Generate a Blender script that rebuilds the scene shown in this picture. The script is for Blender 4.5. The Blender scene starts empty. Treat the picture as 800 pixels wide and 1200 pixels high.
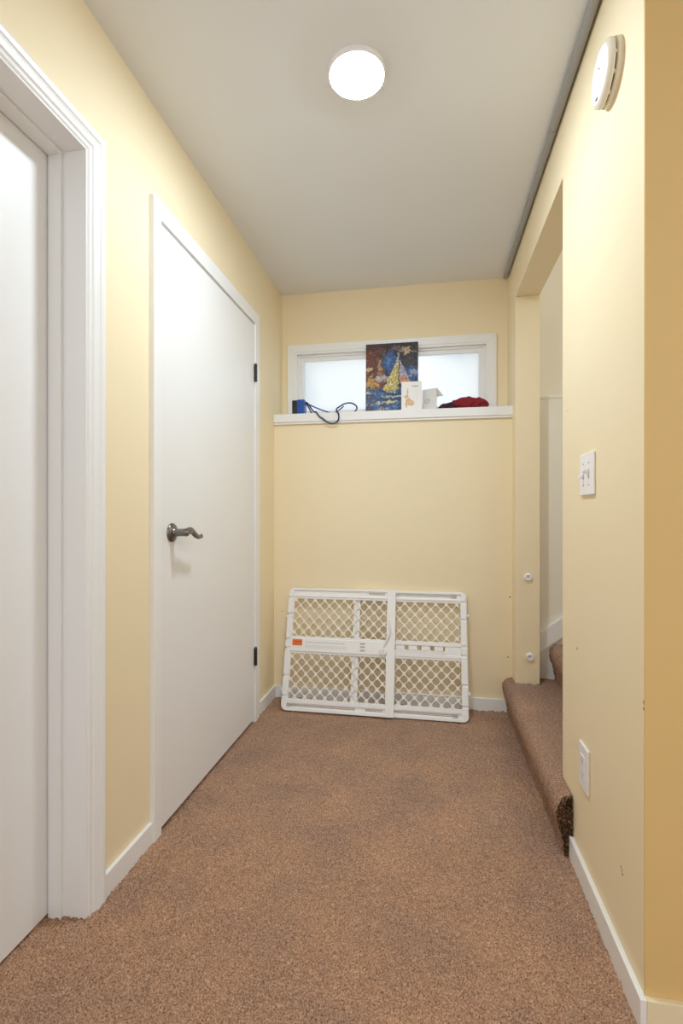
import bpy, bmesh, math, random
from mathutils import Vector, Matrix, noise
random.seed(7)
C = bpy.context.scene.collection
PI = math.pi
XL, XR, YU, YL, H, CAMZ = -0.8866, 0.438, 2.906, 2.7515, 2.4037, 1.064

# ------------------------------------------------------------------ materials
def new_mat(name):
    m = bpy.data.materials.new(name); m.use_nodes = True
    nt = m.node_tree
    return m, nt, nt.nodes['Principled BSDF']

def N(nt, t, **kw):
    n = nt.nodes.new(t)
    for k, v in kw.items():
        if k in n.inputs.keys(): n.inputs[k].default_value = v
        else: setattr(n, k, v)
    return n

def plain(name, col, rough=0.5, metal=0.0, bump=0.0, bscale=200.0, var=0.0, spec=0.5):
    m, nt, b = new_mat(name)
    b.inputs['Base Color'].default_value = (*col, 1)
    b.inputs['Roughness'].default_value = rough
    b.inputs['Metallic'].default_value = metal
    b.inputs['Specular IOR Level'].default_value = spec
    tc = N(nt, 'ShaderNodeTexCoord')
    if bump:
        nz = N(nt, 'ShaderNodeTexNoise'); nz.inputs['Scale'].default_value = bscale
        nz.inputs['Detail'].default_value = 3
        nt.links.new(tc.outputs['Object'], nz.inputs['Vector'])
        bp = N(nt, 'ShaderNodeBump'); bp.inputs['Strength'].default_value = bump
        bp.inputs['Distance'].default_value = 0.002
        nt.links.new(nz.outputs['Fac'], bp.inputs['Height'])
        nt.links.new(bp.outputs['Normal'], b.inputs['Normal'])
    if var:
        nz2 = N(nt, 'ShaderNodeTexNoise'); nz2.inputs['Scale'].default_value = 3.0
        nt.links.new(tc.outputs['Object'], nz2.inputs['Vector'])
        mx = N(nt, 'ShaderNodeMix', data_type='RGBA')
        mx.inputs[6].default_value = (*[c * (1 - var) for c in col], 1)
        mx.inputs[7].default_value = (*[min(1, c * (1 + var)) for c in col], 1)
        nt.links.new(nz2.outputs['Fac'], mx.inputs[0])
        nt.links.new(mx.outputs[2], b.inputs['Base Color'])
    return m

def wall_paint(name, col, spots=(), rough=0.55):
    """painted drywall: faint roller texture plus a few small chips at fixed places"""
    m, nt, b = new_mat(name)
    tc = N(nt, 'ShaderNodeTexCoord')
    nz = N(nt, 'ShaderNodeTexNoise'); nz.inputs['Scale'].default_value = 260; nz.inputs['Detail'].default_value = 2
    nz2 = N(nt, 'ShaderNodeTexNoise'); nz2.inputs['Scale'].default_value = 22; nz2.inputs['Detail'].default_value = 3
    nt.links.new(tc.outputs['Object'], nz.inputs['Vector'])
    nt.links.new(tc.outputs['Object'], nz2.inputs['Vector'])
    bp = N(nt, 'ShaderNodeBump'); bp.inputs['Strength'].default_value = 0.12; bp.inputs['Distance'].default_value = 0.002
    bp2 = N(nt, 'ShaderNodeBump'); bp2.inputs['Strength'].default_value = 0.10; bp2.inputs['Distance'].default_value = 0.006
    nt.links.new(nz.outputs['Fac'], bp.inputs['Height'])
    nt.links.new(nz2.outputs['Fac'], bp2.inputs['Height'])
    nt.links.new(bp.outputs['Normal'], bp2.inputs['Normal'])
    nt.links.new(bp2.outputs['Normal'], b.inputs['Normal'])
    b.inputs['Roughness'].default_value = rough
    b.inputs['Specular IOR Level'].default_value = 0.3
    nz3 = N(nt, 'ShaderNodeTexNoise'); nz3.inputs['Scale'].default_value = 2.0
    nt.links.new(tc.outputs['Object'], nz3.inputs['Vector'])
    mx = N(nt, 'ShaderNodeMix', data_type='RGBA')
    mx.inputs[6].default_value = (*[c * .985 for c in col], 1)
    mx.inputs[7].default_value = (*[min(1, c * 1.015) for c in col], 1)
    nt.links.new(nz3.outputs['Fac'], mx.inputs[0])
    last = mx.outputs[2]
    for (x, y, z, r, sc) in spots:
        d = N(nt, 'ShaderNodeVectorMath', operation='DISTANCE')
        d.inputs[1].default_value = (x, y, z)
        wob = N(nt, 'ShaderNodeTexNoise'); wob.inputs['Scale'].default_value = 300
        nt.links.new(tc.outputs['Object'], wob.inputs['Vector'])
        nt.links.new(tc.outputs['Object'], d.inputs[0])
        ad = N(nt, 'ShaderNodeMath', operation='MULTIPLY_ADD')
        nt.links.new(wob.outputs['Fac'], ad.inputs[0]); ad.inputs[1].default_value = r * 1.6
        nt.links.new(d.outputs['Value'], ad.inputs[2])
        lt = N(nt, 'ShaderNodeMath', operation='LESS_THAN'); lt.inputs[1].default_value = r * 1.8
        nt.links.new(ad.outputs[0], lt.inputs[0])
        m2 = N(nt, 'ShaderNodeMix', data_type='RGBA')
        nt.links.new(lt.outputs[0], m2.inputs[0]); nt.links.new(last, m2.inputs[6])
        m2.inputs[7].default_value = (*sc, 1); last = m2.outputs[2]
    nt.links.new(last, b.inputs['Base Color'])
    return m

def carpet_mat(name, dark, mid, light, scale=330.0):
    m, nt, b = new_mat(name)
    tc = N(nt, 'ShaderNodeTexCoord')
    nz = N(nt, 'ShaderNodeTexNoise'); nz.inputs['Scale'].default_value = scale; nz.inputs['Detail'].default_value = 2
    nz.inputs['Roughness'].default_value = 0.7
    big = N(nt, 'ShaderNodeTexNoise'); big.inputs['Scale'].default_value = 4.5; big.inputs['Detail'].default_value = 4
    for n in (nz, big): nt.links.new(tc.outputs['Object'], n.inputs['Vector'])
    cr = N(nt, 'ShaderNodeValToRGB')
    e = cr.color_ramp.elements
    e[0].position = 0.30; e[0].color = (*dark, 1)
    e[1].position = 0.72; e[1].color = (*light, 1)
    k = cr.color_ramp.elements.new(0.5); k.color = (*mid, 1)
    nt.links.new(nz.outputs['Fac'], cr.inputs['Fac'])
    cr2 = N(nt, 'ShaderNodeValToRGB')
    e = cr2.color_ramp.elements
    e[0].position = 0.35; e[0].color = (0.88, 0.88, 0.92, 1)
    e[1].position = 0.68; e[1].color = (1.10, 1.06, 1.0, 1)
    nt.links.new(big.outputs['Fac'], cr2.inputs['Fac'])
    mx = N(nt, 'ShaderNodeMix', data_type='RGBA', blend_type='MULTIPLY')
    mx.inputs[0].default_value = 1
    nt.links.new(cr.outputs['Color'], mx.inputs[6]); nt.links.new(cr2.outputs['Color'], mx.inputs[7])
    nt.links.new(mx.outputs[2], b.inputs['Base Color'])
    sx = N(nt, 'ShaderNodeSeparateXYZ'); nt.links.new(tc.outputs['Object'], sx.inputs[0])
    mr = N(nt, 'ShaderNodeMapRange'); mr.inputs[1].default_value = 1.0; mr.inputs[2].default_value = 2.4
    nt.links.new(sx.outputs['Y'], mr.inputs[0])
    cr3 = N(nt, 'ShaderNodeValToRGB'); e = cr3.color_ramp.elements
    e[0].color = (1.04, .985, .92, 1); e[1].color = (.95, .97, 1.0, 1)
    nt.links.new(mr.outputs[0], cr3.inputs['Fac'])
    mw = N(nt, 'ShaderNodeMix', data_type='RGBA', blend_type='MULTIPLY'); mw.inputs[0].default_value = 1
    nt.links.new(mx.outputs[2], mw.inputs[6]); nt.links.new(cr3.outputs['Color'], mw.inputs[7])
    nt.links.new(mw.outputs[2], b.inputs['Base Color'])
    b.inputs['Roughness'].default_value = 0.95
    b.inputs['Specular IOR Level'].default_value = 0.1
    bp = N(nt, 'ShaderNodeBump'); bp.inputs['Strength'].default_value = 0.6; bp.inputs['Distance'].default_value = 0.004
    nt.links.new(nz.outputs['Fac'], bp.inputs['Height'])
    nt.links.new(bp.outputs['Normal'], b.inputs['Normal'])
    return m

def vcol_mat(name, rough=0.6, bump=0.0):
    m, nt, b = new_mat(name)
    a = N(nt, 'ShaderNodeAttribute'); a.attribute_name = 'pattern'
    nt.links.new(a.outputs['Color'], b.inputs['Base Color'])
    b.inputs['Roughness'].default_value = rough
    if bump:
        tc = N(nt, 'ShaderNodeTexCoord')
        nz = N(nt, 'ShaderNodeTexNoise'); nz.inputs['Scale'].default_value = 120; nz.inputs['Detail'].default_value = 4
        nt.links.new(tc.outputs['Object'], nz.inputs['Vector'])
        bp = N(nt, 'ShaderNodeBump'); bp.inputs['Strength'].default_value = bump; bp.inputs['Distance'].default_value = 0.003
        nt.links.new(nz.outputs['Fac'], bp.inputs['Height']); nt.links.new(bp.outputs['Normal'], b.inputs['Normal'])
    return m

YEL = (0.88, 0.76, 0.525)
CHIP = (0.12, 0.08, 0.04)
M = {}
M['yellow'] = wall_paint('yellow wall paint', YEL)
M['yellow_right'] = wall_paint('yellow wall paint chipped', YEL, spots=[
    (XR, 1.109, .675, .006, CHIP), (XR, 1.112, .660, .004, CHIP), (XR, 1.578, .66, .004, CHIP),
    (XR, 1.235, .247, .003, CHIP), (XR, 1.231, .241, .003, CHIP), (XR, 1.227, .235, .003, CHIP),
    (XR, 1.605, .357, .005, (.75, .68, .52)), (XR, 1.68, 1.396, .003, (.45, .2, .08))])
M['yellow_lower'] = wall_paint('yellow wall paint low', YEL, spots=[
    (.417, YL, .297, .0045, (.3, .2, .1)), (.427, YL, .62, .004, (.2, .13, .07)), (-.84, YL, .5, .003, (.3, .2, .1))])
M['stair_paint'] = wall_paint('pale stairwell paint', (0.85, 0.81, 0.71))
M['white_wall'] = wall_paint('white wall paint', (.8, .8, .78))
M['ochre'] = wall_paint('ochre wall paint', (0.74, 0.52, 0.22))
M['ceiling'] = wall_paint('ceiling paint', (0.81, 0.835, 0.865))
M['trim'] = plain('white gloss trim paint', (0.86, 0.86, 0.85), 0.32, bump=.05, bscale=90)
M['trim_warm_lit'] = plain('warm lit white trim', (0.86, 0.76, 0.52), 0.4, bump=.05, bscale=90)  # white trim with warm room light put into the colour
M['door'] = plain('white door paint', (0.84, 0.84, 0.83), 0.38, bump=.06, bscale=60)
M['gap'] = plain('dark gap shadow', (0.02, 0.02, 0.02), 0.9)
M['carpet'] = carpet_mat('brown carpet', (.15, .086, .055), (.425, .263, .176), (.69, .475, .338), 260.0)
M['carpet_step'] = carpet_mat('brown stair carpet', (.14, .082, .056), (.38, .240, .168), (.64, .45, .34), 260.0)
M['fray'] = carpet_mat('frayed carpet backing', (.02, .012, .008), (.12, .072, .042), (.42, .28, .16), 200)
M['plastic'] = plain('white moulded plastic', (0.86, 0.85, 0.83), 0.35)
M['plastic_warm'] = plain('off white lattice plastic', (0.85, 0.80, 0.72), 0.4)
M['plate'] = plain('white wall plate plastic', (0.87, 0.87, 0.89), 0.3)
M['slot'] = plain('dark slot', (0.04, 0.035, 0.03), 0.6)
M['slot_grey'] = plain('grey moulded slot', (0.45, 0.44, 0.42), 0.5)
M['rubber'] = plain('pale rubber', (0.75, 0.75, 0.74), 0.6)
M['orange'] = plain('orange sticker', (0.85, 0.20, 0.05), 0.5)
M['orange_dark'] = plain('sticker print', (0.33, 0.07, 0.02), 0.5)
M['grey_print'] = plain('pale grey print', (0.62, 0.60, 0.60), 0.5)
M['nickel'] = plain('dark brushed nickel', (0.22, 0.21, 0.20), 0.28, metal=1.0, bump=.05, bscale=400)
M['bronze'] = plain('dark bronze hinge', (0.06, 0.055, 0.05), 0.35, metal=0.8)
M['conduit'] = plain('galvanized grey conduit', (0.36, 0.36, 0.36), 0.45, metal=0.35, var=.08)
M['det_side'] = plain('aged cream plastic', (0.80, 0.74, 0.62), 0.45)
M['blue'] = plain('blue plastic', (0.012, 0.075, 0.36), 0.35)
M['black'] = plain('black plastic', (0.012, 0.012, 0.014), 0.4)
M['cord'] = plain('dark blue cord', (0.012, 0.03, 0.075), 0.4)
M['paint_art'] = vcol_mat('palette knife paint', 0.45, .6)
M['card'] = vcol_mat('printed card', 0.6)
M['red_knit'] = plain('dark red knit wool', (0.24, 0.012, 0.022), 0.9, bump=.8, bscale=160, var=.3)
M['purple_knit'] = plain('dark purple knit wool', (0.045, 0.012, 0.03), 0.9, bump=.8, bscale=160, var=.3)

# lamp glass gives off light
m, nt, b = new_mat('lit lamp lens')
b.inputs['Base Color'].default_value = (.9, .9, .9, 1)
b.inputs['Emission Color'].default_value = (0.78, 0.90, 1.0, 1)
b.inputs['Emission Strength'].default_value = 135.0
M['lamp'] = m
m2 = m.copy(); m2.name = 'added fill lamp lens'; m2.node_tree.nodes['Principled BSDF'].inputs['Emission Strength'].default_value = 120.0; m2.node_tree.nodes['Principled BSDF'].inputs['Emission Color'].default_value = (.82, .92, 1.0, 1)
M['lamp_fill'] = m2
# frosted window glass: lets the daylight outside diffuse through
m, nt, b = new_mat('frosted glass')
nt.nodes.remove(b)
tr = N(nt, 'ShaderNodeBsdfTranslucent'); tr.inputs['Color'].default_value = (.90, .95, .98, 1)
gl = N(nt, 'ShaderNodeBsdfGlossy'); gl.inputs['Roughness'].default_value = .25
tc = N(nt, 'ShaderNodeTexCoord'); nz = N(nt, 'ShaderNodeTexNoise'); nz.inputs['Scale'].default_value = 2.2
nt.links.new(tc.outputs['Object'], nz.inputs['Vector'])
cr = N(nt, 'ShaderNodeValToRGB'); cr.color_ramp.elements[0].color = (.66, .72, .77, 1); cr.color_ramp.elements[1].color = (.80, .82, .83, 1)
cr.color_ramp.elements[0].position = .35; cr.color_ramp.elements[1].position = .6
nt.links.new(nz.outputs['Fac'], cr.inputs['Fac']); nt.links.new(cr.outputs['Color'], tr.inputs['Color'])
mixs = N(nt, 'ShaderNodeMixShader'); mixs.inputs[0].default_value = .05
nt.links.new(tr.outputs[0], mixs.inputs[1]); nt.links.new(gl.outputs[0], mixs.inputs[2])
nt.links.new(mixs.outputs[0], nt.nodes['Material Output'].inputs['Surface'])
M['glass'] = m

# ------------------------------------------------------------------ mesh helpers
class MB:
    def __init__(s): s.bm = bmesh.new()
    def box(s, x0, x1, y0, y1, z0, z1, mi=0):
        v = [s.bm.verts.new((x, y, z)) for x in (x0, x1) for y in (y0, y1) for z in (z0, z1)]
        for q in ((0, 1, 3, 2), (4, 6, 7, 5), (0, 4, 5, 1), (2, 3, 7, 6), (0, 2, 6, 4), (1, 5, 7, 3)):
            f = s.bm.faces.new([v[i] for i in q]); f.material_index = mi
        return s
    def prism(s, pts, axis, a0, a1):
        """polygon (p,q) extruded along axis from a0 to a1; p,q are the other two axes in order"""
        def co(p, q, a):
            return {'x': (a, p, q), 'y': (p, a, q), 'z': (p, q, a)}[axis]
        A = [s.bm.verts.new(co(p, q, a0)) for p, q in pts]; B = [s.bm.verts.new(co(p, q, a1)) for p, q in pts]
        n = len(pts)
        s.bm.faces.new(A); s.bm.faces.new(B[::-1])
        for i in range(n): s.bm.faces.new((A[i], B[i], B[(i + 1) % n], A[(i + 1) % n]))
        return s
    def lathe(s, prof, axis, c, n=32):
        """prof: list of (r, h) along axis through c"""
        rings = []
        for r, h in prof:
            ring = []
            if r < 1e-6:
                ring = [s.bm.verts.new(s._ax(axis, c, 0, 0, h))]
            else:
                for i in range(n):
                    a = 2 * PI * i / n
                    ring.append(s.bm.verts.new(s._ax(axis, c, r * math.cos(a), r * math.sin(a), h)))
            rings.append(ring)
        for A, B in zip(rings, rings[1:]):
            for i in range(n):
                j = (i + 1) % n
                if len(A) == 1 and len(B) == 1: continue
                if len(A) == 1: s.bm.faces.new((A[0], B[i], B[j]))
                elif len(B) == 1: s.bm.faces.new((A[i], A[j], B[0]))
                else: s.bm.faces.new((A[i], A[j], B[j], B[i]))
        return s
    def _ax(s, axis, c, p, q, h):
        if axis == 'x': return (c[0] + h, c[1] + p, c[2] + q)
        if axis == 'y': return (c[0] + p, c[1] + h, c[2] + q)
        return (c[0] + p, c[1] + q, c[2] + h)
    def tube(s, pts, r, n=8, smooth_steps=0, rfun=None, flat=None):
        P = [Vector(p) for p in pts]
        if smooth_steps:
            out = []
            for i in range(len(P) - 1):
                p0, p1, p2, p3 = P[max(i - 1, 0)], P[i], P[i + 1], P[min(i + 2, len(P) - 1)]
                for k in range(smooth_steps):
                    t = k / smooth_steps
                    out.append(0.5 * ((2 * p1) + (p2 - p0) * t + (2 * p0 - 5 * p1 + 4 * p2 - p3) * t * t + (-p0 + 3 * p1 - 3 * p2 + p3) * t ** 3))
            out.append(P[-1]); P = out
        rings = []
        up = Vector((0, 0, 1))
        prev = None
        for i, p in enumerate(P):
            d = (P[min(i + 1, len(P) - 1)] - P[max(i - 1, 0)]).normalized()
            if prev is None:
                a = d.cross(up)
                if a.length < 1e-3: a = d.cross(Vector((1, 0, 0)))
                a.normalize()
            else:
                a = (prev - d * prev.dot(d)).normalized()
            prev = a
            bb = d.cross(a)
            rr = r * (rfun(i / (len(P) - 1)) if rfun else 1)
            fx, fy = flat or (1, 1)
            rings.append([s.bm.verts.new(p + a * rr * fx * math.cos(2 * PI * k / n) + bb * rr * fy * math.sin(2 * PI * k / n)) for k in range(n)])
        for A, B in zip(rings, rings[1:]):
            for k in range(n): s.bm.faces.new((A[k], A[(k + 1) % n], B[(k + 1) % n], B[k]))
        s.bm.faces.new(rings[0][::-1]); s.bm.faces.new(rings[-1])
        return s
    def build(s, name, mat, parent=None, bevel=0.0, smooth=False, loc=None):
        bmesh.ops.recalc_face_normals(s.bm, faces=s.bm.faces)
        me = bpy.data.meshes.new(name); s.bm.to_mesh(me); s.bm.free()
        for mm in (mat if isinstance(mat, (list, tuple)) else [mat]): me.materials.append(mm)
        o = bpy.data.objects.new(name, me); C.objects.link(o)
        if smooth:
            for p in me.polygons: p.use_smooth = True
            md = o.modifiers.new('split', 'EDGE_SPLIT'); md.split_angle = math.radians(40)
        if bevel:
            md = o.modifiers.new('bevel', 'BEVEL'); md.width = bevel; md.segments = 2; md.limit_method = 'ANGLE'; md.angle_limit = math.radians(40)
        if parent is not None: o.parent = parent
        if loc is not None: o.location = loc
        return o

def empty(name, loc=(0, 0, 0)):
    o = bpy.data.objects.new(name, None); C.objects.link(o); o.location = loc; return o
def tag(o, label, cat, group=None):
    o['label'] = label; o['category'] = cat
    if group: o['group'] = group
    return o
def struct(o):
    o['kind'] = 'structure'; return o
def mesh_obj(name, verts, faces, mat, parent=None, smooth=True):
    me = bpy.data.meshes.new(name); me.from_pydata(verts, [], faces); me.update()
    for mm in (mat if isinstance(mat, (list, tuple)) else [mat]): me.materials.append(mm)
    if smooth:
        me.polygons.foreach_set('use_smooth', [True] * len(me.polygons))
    o = bpy.data.objects.new(name, me); C.objects.link(o)
    if parent is not None: o.parent = parent
    return o
def rr(): return random.random() - .5

# ------------------------------------------------------------------ room shell
BACK, FAR = -2.2, 3.06
def boxes(name, mat, lst, bevel=0):
    mb = MB()
    for b_ in lst: mb.box(*b_)
    return struct(mb.build(name, mat, bevel=bevel))

D1N, D1F, D1T = 0.385, 1.147, 2.016          # door 1 clear opening
D2N, D2F, D2T = 1.498, 2.388, 2.026          # door 2
T = 0.018
boxes('wall_left', M['yellow'], [
    (-1.06, XL, BACK, D1N - T, 0, H), (-1.06, XL, D1F + T, D2N - T, 0, H), (-1.06, XL, D2F + T, FAR, 0, H),
    (-1.06, XL, D1N - T, D1F + T, D1T + T, H), (-1.06, XL, D2N - T, D2F + T, D2T + T, H)])
WX0, WX1, WZ0, WZ1 = -0.80, 0.33, 1.62, 2.045   # window opening
SX = 2.6                                        # end of the stairwell
boxes('wall_back', M['yellow'], [
    (XL, WX0, YU, FAR, 1.60, H), (WX1, XR, YU, FAR, 1.60, H), (WX0, WX1, YU, FAR, WZ1, H), (WX0, WX1, YU, FAR, 1.55, WZ0)])
boxes('wall_back_lower', M['yellow_lower'], [(XL, XR + .02, YL, FAR, 0, 1.589)])
boxes('wall_right', M['yellow_right'], [
    (XR, .557, 1.112, 1.741, 0, 3.4), (XR, .557, 2.65, YU, 0, 3.4), (XR, .557, 1.741, 2.65, 2.183, 3.4)], bevel=.0015)
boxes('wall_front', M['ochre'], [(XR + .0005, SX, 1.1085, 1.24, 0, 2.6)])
boxes('wall_stairwell', M['stair_paint'], [
    (.557, SX, YU, FAR, 1.66, 3.4), (.557, SX, YL, FAR, 0, 1.675), (XR + .02, .557, YU, FAR, 0, 3.4),
    (.557, SX, 1.6, 1.741, 0, 3.4), (SX, SX + .1, 1.6, FAR, 0, 1.7), (SX, SX + .1, 1.6, FAR, 3.2, 3.4)])  # far end left open, out of view, to let sky light in
boxes('ceiling', M['ceiling'], [(-1.06, XR, BACK, FAR, H, H + .1), (XR, SX, BACK, 1.109, H, H + .1)])
boxes('ceiling_stairwell', M['ceiling'], [(XR, 1.25, 1.6, FAR, 3.4, 3.5)])  # cut short, out of view, so sky light brightens the stairwell
# opening added out of view behind the camera to fill the hall with daylight
boxes('wall_behind', M['white_wall'], [(-1.06, -.9, BACK - .1, BACK, 0, H), (2.4, SX + .1, BACK - .1, BACK, 0, H),
                                   (-.9, 2.4, BACK - .1, BACK, 0, 0.35), (-.9, 2.4, BACK - .1, BACK, 2.3, H)])
boxes('wall_far_right', M['white_wall'], [(SX, SX + .1, BACK, 1.24, 0, H)])

# ------------------------------------------------------------------ carpet floor
D2N_, D2F_ = 1.498, 2.388
FX0, FX1, FY0, FY1 = -1.05, .50, .80, 2.765
st = .0052
nx, ny = int((FX1 - FX0) / st), int((FY1 - FY0) / st)
verts, faces = [], []
for j in range(ny + 1):
    for i in range(nx + 1):
        x, y = FX0 + i * st, FY0 + j * st
        n1 = noise.noise((x * 70, y * 70, 0)); n2 = noise.noise((x * 18, y * 18, 3)); n3 = noise.noise((x * 3, y * 3, 9))
        z = .002 + n1 * .0036 + n2 * .0018 + n3 * .002 + rr() * .0075
        # the pile stands up in ragged tufts where it was cut along the walls and trim
        dl = x - XL if y > 1.15 else (y < 1.15 and x < -.86) * abs(y - D1F) + (x > -.86) * 1
        dr = XR - x if y < 1.63 else 1
        if D2N_ < y < D2F_: dl = 1
        db = YL - y
        e = min(abs(dl), abs(dr), abs(db))
        if e < .06:
            z += (1 - e / .06) * (.004 + max(0, noise.noise((x * 38, y * 38, 5))) * .014)
        verts.append((x + rr() * st * .7, y + rr() * st * .7, z))
w = nx + 1
for j in range(ny):
    for i in range(nx):
        a = j * w + i
        faces.append((a, a + 1, a + 1 + w, a + w))
# the rest of the floor, behind the camera, coarser
def quad(x0, x1, y0, y1, z=0.0):
    b0 = len(verts); verts.extend([(x0, y0, z), (x1, y0, z), (x1, y1, z), (x0, y1, z)]); faces.append((b0, b0 + 1, b0 + 2, b0 + 3))
quad(-1.06, SX, BACK, .80); quad(.50, SX, .80, 1.109); quad(-1.06, SX, BACK, FAR, -.02); quad(-1.06, -1.05, .8, 2.765)
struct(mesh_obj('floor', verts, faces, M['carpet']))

# ------------------------------------------------------------------ doors
def sweep_casing(mb, prof, near, far, top, x0):
    """mitred door casing: prof = [(width outwards, projection)], runs up, across, down"""
    path = []
    for wd, pr in prof:
        path.append([(x0 + pr, near - wd, 0), (x0 + pr, near - wd, top + wd), (x0 + pr, far + wd, top + wd), (x0 + pr, far + wd, 0)])
    rows = [[mb.bm.verts.new(p) for p in r] for r in path]
    n = len(rows)
    for i in range(n):
        A, B = rows[i], rows[(i + 1) % n]
        for k in range(3): mb.bm.faces.new((A[k], A[k + 1], B[k + 1], B[k]))
    mb.bm.faces.new([r[0] for r in rows]); mb.bm.faces.new([r[3] for r in rows][::-1])

d1 = struct(empty('door_1', (XL, (D1N + D1F) / 2, 0)))
def rel(root, o): o.parent = root; o.matrix_parent_inverse = Matrix.Translation(root.location).inverted(); return o
mb = MB()
sweep_casing(mb, [(.006, 0), (.006, .007), (.010, .0095), (.017, .0095), (.019, .0075), (.024, .012), (.034, .0145),
                  (.040, .0165), (.042, .0145), (.046, .018), (.054, .020), (.060, .0195), (.062, .017), (.062, 0)], D1N, D1F, D1T, XL)
rel(d1, mb.build('casing', M['trim'], smooth=False))
mb = MB()
mb.box(-1.055, XL + .006, D1F, D1F + T, 0, D1T + T).box(-1.055, XL + .006, D1N - T, D1N, 0, D1T + T).box(-1.055, XL + .006, D1N, D1F, D1T, D1T + T)
rel(d1, mb.build('jamb', M['trim'], bevel=.0015))
mb = MB()
mb.box(-.985, -.948, D1F - .010, D1F, 0, D1T).box(-.985, -.948, D1N, D1N + .010, 0, D1T).box(-.985, -.948, D1N + .01, D1F - .01, D1T - .010, D1T)
rel(d1, mb.build('door_stop', M['trim'], bevel=.001))
rel(d1, MB().box(-1.027, -.988, D1N + .003, D1F - .003, .012, D1T - .003).build('slab', M['door'], bevel=.001))

d2 = struct(empty('door_2', (XL, (D2N + D2F) / 2, 0)))
fx = XL + .018
mb = MB()
def casing_leg(y0, y1, z1):
    mb.box(XL, fx, y0, y1, 0, z1)
mb.prism([(D2N - .047, 0), (D2N - .047, D2T + .07), (D2N - .002, D2T + .008), (D2N - .002, 0)], 'x', XL, fx)
mb.prism([(D2F + .066, 0), (D2F + .066, D2T + .07), (D2F + .003, D2T + .008), (D2F + .003, 0)], 'x', XL, fx)
mb.prism([(D2N - .047, D2T + .07), (D2F + .066, D2T + .07), (D2F + .003, D2T + .008), (D2N - .002, D2T + .008)], 'x', XL, fx)
rel(d2, mb.build('casing', M['trim'], bevel=.002))
mb = MB()
mb.box(-1.055, XL, D2N - T, D2N - .003, 0, D2T + T).box(-1.055, XL, D2F + .003, D2F + T, 0, D2T + T).box(-1.055, XL, D2N - .003, D2F + .003, D2T + .005, D2T + T)
mb.box(-.945, -.925, D2N - .003, D2N + .01, 0, D2T).box(-.945, -.925, D2F - .01, D2F + .003, 0, D2T)
rel(d2, mb.build('jamb', M['trim']))
rel(d2, MB().box(-.918, fx - .006, D2N, D2F, .022, D2T).build('slab', M['door'], bevel=.0015))
rel(d2, MB().box(-.93, XL - .005, D2N - .01, D2F + .01, -.005, .004).build('gap_shadow_strip', M['gap']))  # near-black strip standing in for the shadow under the door
for k, (z0, z1) in enumerate(((1.738, 1.826), (.294, .384))):
    mb = MB(); yk = D2F + .001; xk = fx + .002
    for q in range(5):
        za = z0 + (z1 - z0) * q / 5
        mb.lathe([(0, 0), (.0062, 0), (.0066, .001), (.0066, (z1 - z0) / 5 - .0012), (.006, (z1 - z0) / 5 - .0004), (0, (z1 - z0) / 5 - .0004)], 'z', (xk, yk, za), 14)
    mb.lathe([(0, 0), (.0045, .001), (.0035, .005), (0, .006)], 'z', (xk, yk, z1), 12)
    mb.box(xk - .006, xk - .003, yk - .010, yk + .009, z0, z1)
    rel(d2, mb.build('hinge', M['bronze'], smooth=True))
# lever handle
xs, yh, zh = fx - .006, D2N + .072, 1.000
mb = MB()
mb.tube([(xs + .004, yh, zh), (xs + .012, yh, zh), (xs + .048, yh, zh + .001), (xs + .060, yh + .004, zh + .002)], .0132, 14, 3)
mb.tube([(xs + .055, yh - .006, zh), (xs + .056, yh + .018, zh + .006), (xs + .055, yh + .040, zh + .004), (xs + .054, yh + .066, zh - .010),
         (xs + .053, yh + .090, zh - .0180), (xs + .052, yh + .106, zh - .0185), (xs + .052, yh + .120, zh - .0170)], .0135, 12, 5,
        rfun=lambda t: 1.05 - .55 * t + (.1 if t > .9 else 0), flat=(.75, 1.0))
lev = rel(d2, mb.build('lever_handle', M['nickel'], smooth=True))
ro = MB().lathe([(0, 0), (.033, 0), (.033, .003), (.031, .006), (.024, .011), (.016, .013), (.014, .016), (0, .016)], 'x', (xs, yh, zh), 36).build('rose', M['nickel'], smooth=True)
ro.parent = lev
rel(d2, MB().box(fx - .010, fx - .0035, D2N - .0035, D2N + .0012, .968, 1.026).build('latch_plate', M['nickel'], bevel=.0008))

# ------------------------------------------------------------------ baseboards and stair skirting
BBZ, BBT = .072, .013
def bb(name, mb, mat=None):
    return struct(mb.build(name, mat or M['trim'], bevel=.002))
bb('baseboard_left', MB().box(XL, XL + BBT, D1F + .062, D2N - .047, 0, BBZ))
bb('baseboard_left', MB().box(XL, XL + BBT, D2F + .066, YL, 0, BBZ))
bb('baseboard_back', MB().box(XL + BBT, .425, YL - BBT, YL, 0, BBZ))
bb('baseboard_right', MB().box(XR - BBT, XR, 1.109 - BBT, 1.632, 0, BBZ))
bb('baseboard_front', MB().box(XR, SX, 1.109 - BBT, 1.109, 0, BBZ), M['trim_warm_lit'])
sl = (.526 - .463) / (.689 - .605)
mb = MB()
mb.prism([(.557, .427), (1.6, .427 + sl * 1.043), (1.6, .322 + sl * 1.043), (.557, .322)], 'y', YL - .022, YL)
mb.prism([(.557, .335), (1.6, .335 + sl * 1.043), (1.6, .16), (.557, .16)], 'y', YL - .008, YL)
struct(mb.build('trim_1', M['trim'], bevel=.0015))
struct(MB().box(.557, SX, YL - .004, YU, 1.675, 1.690).build('trim_2', M['stair_paint'], bevel=.002))

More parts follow.
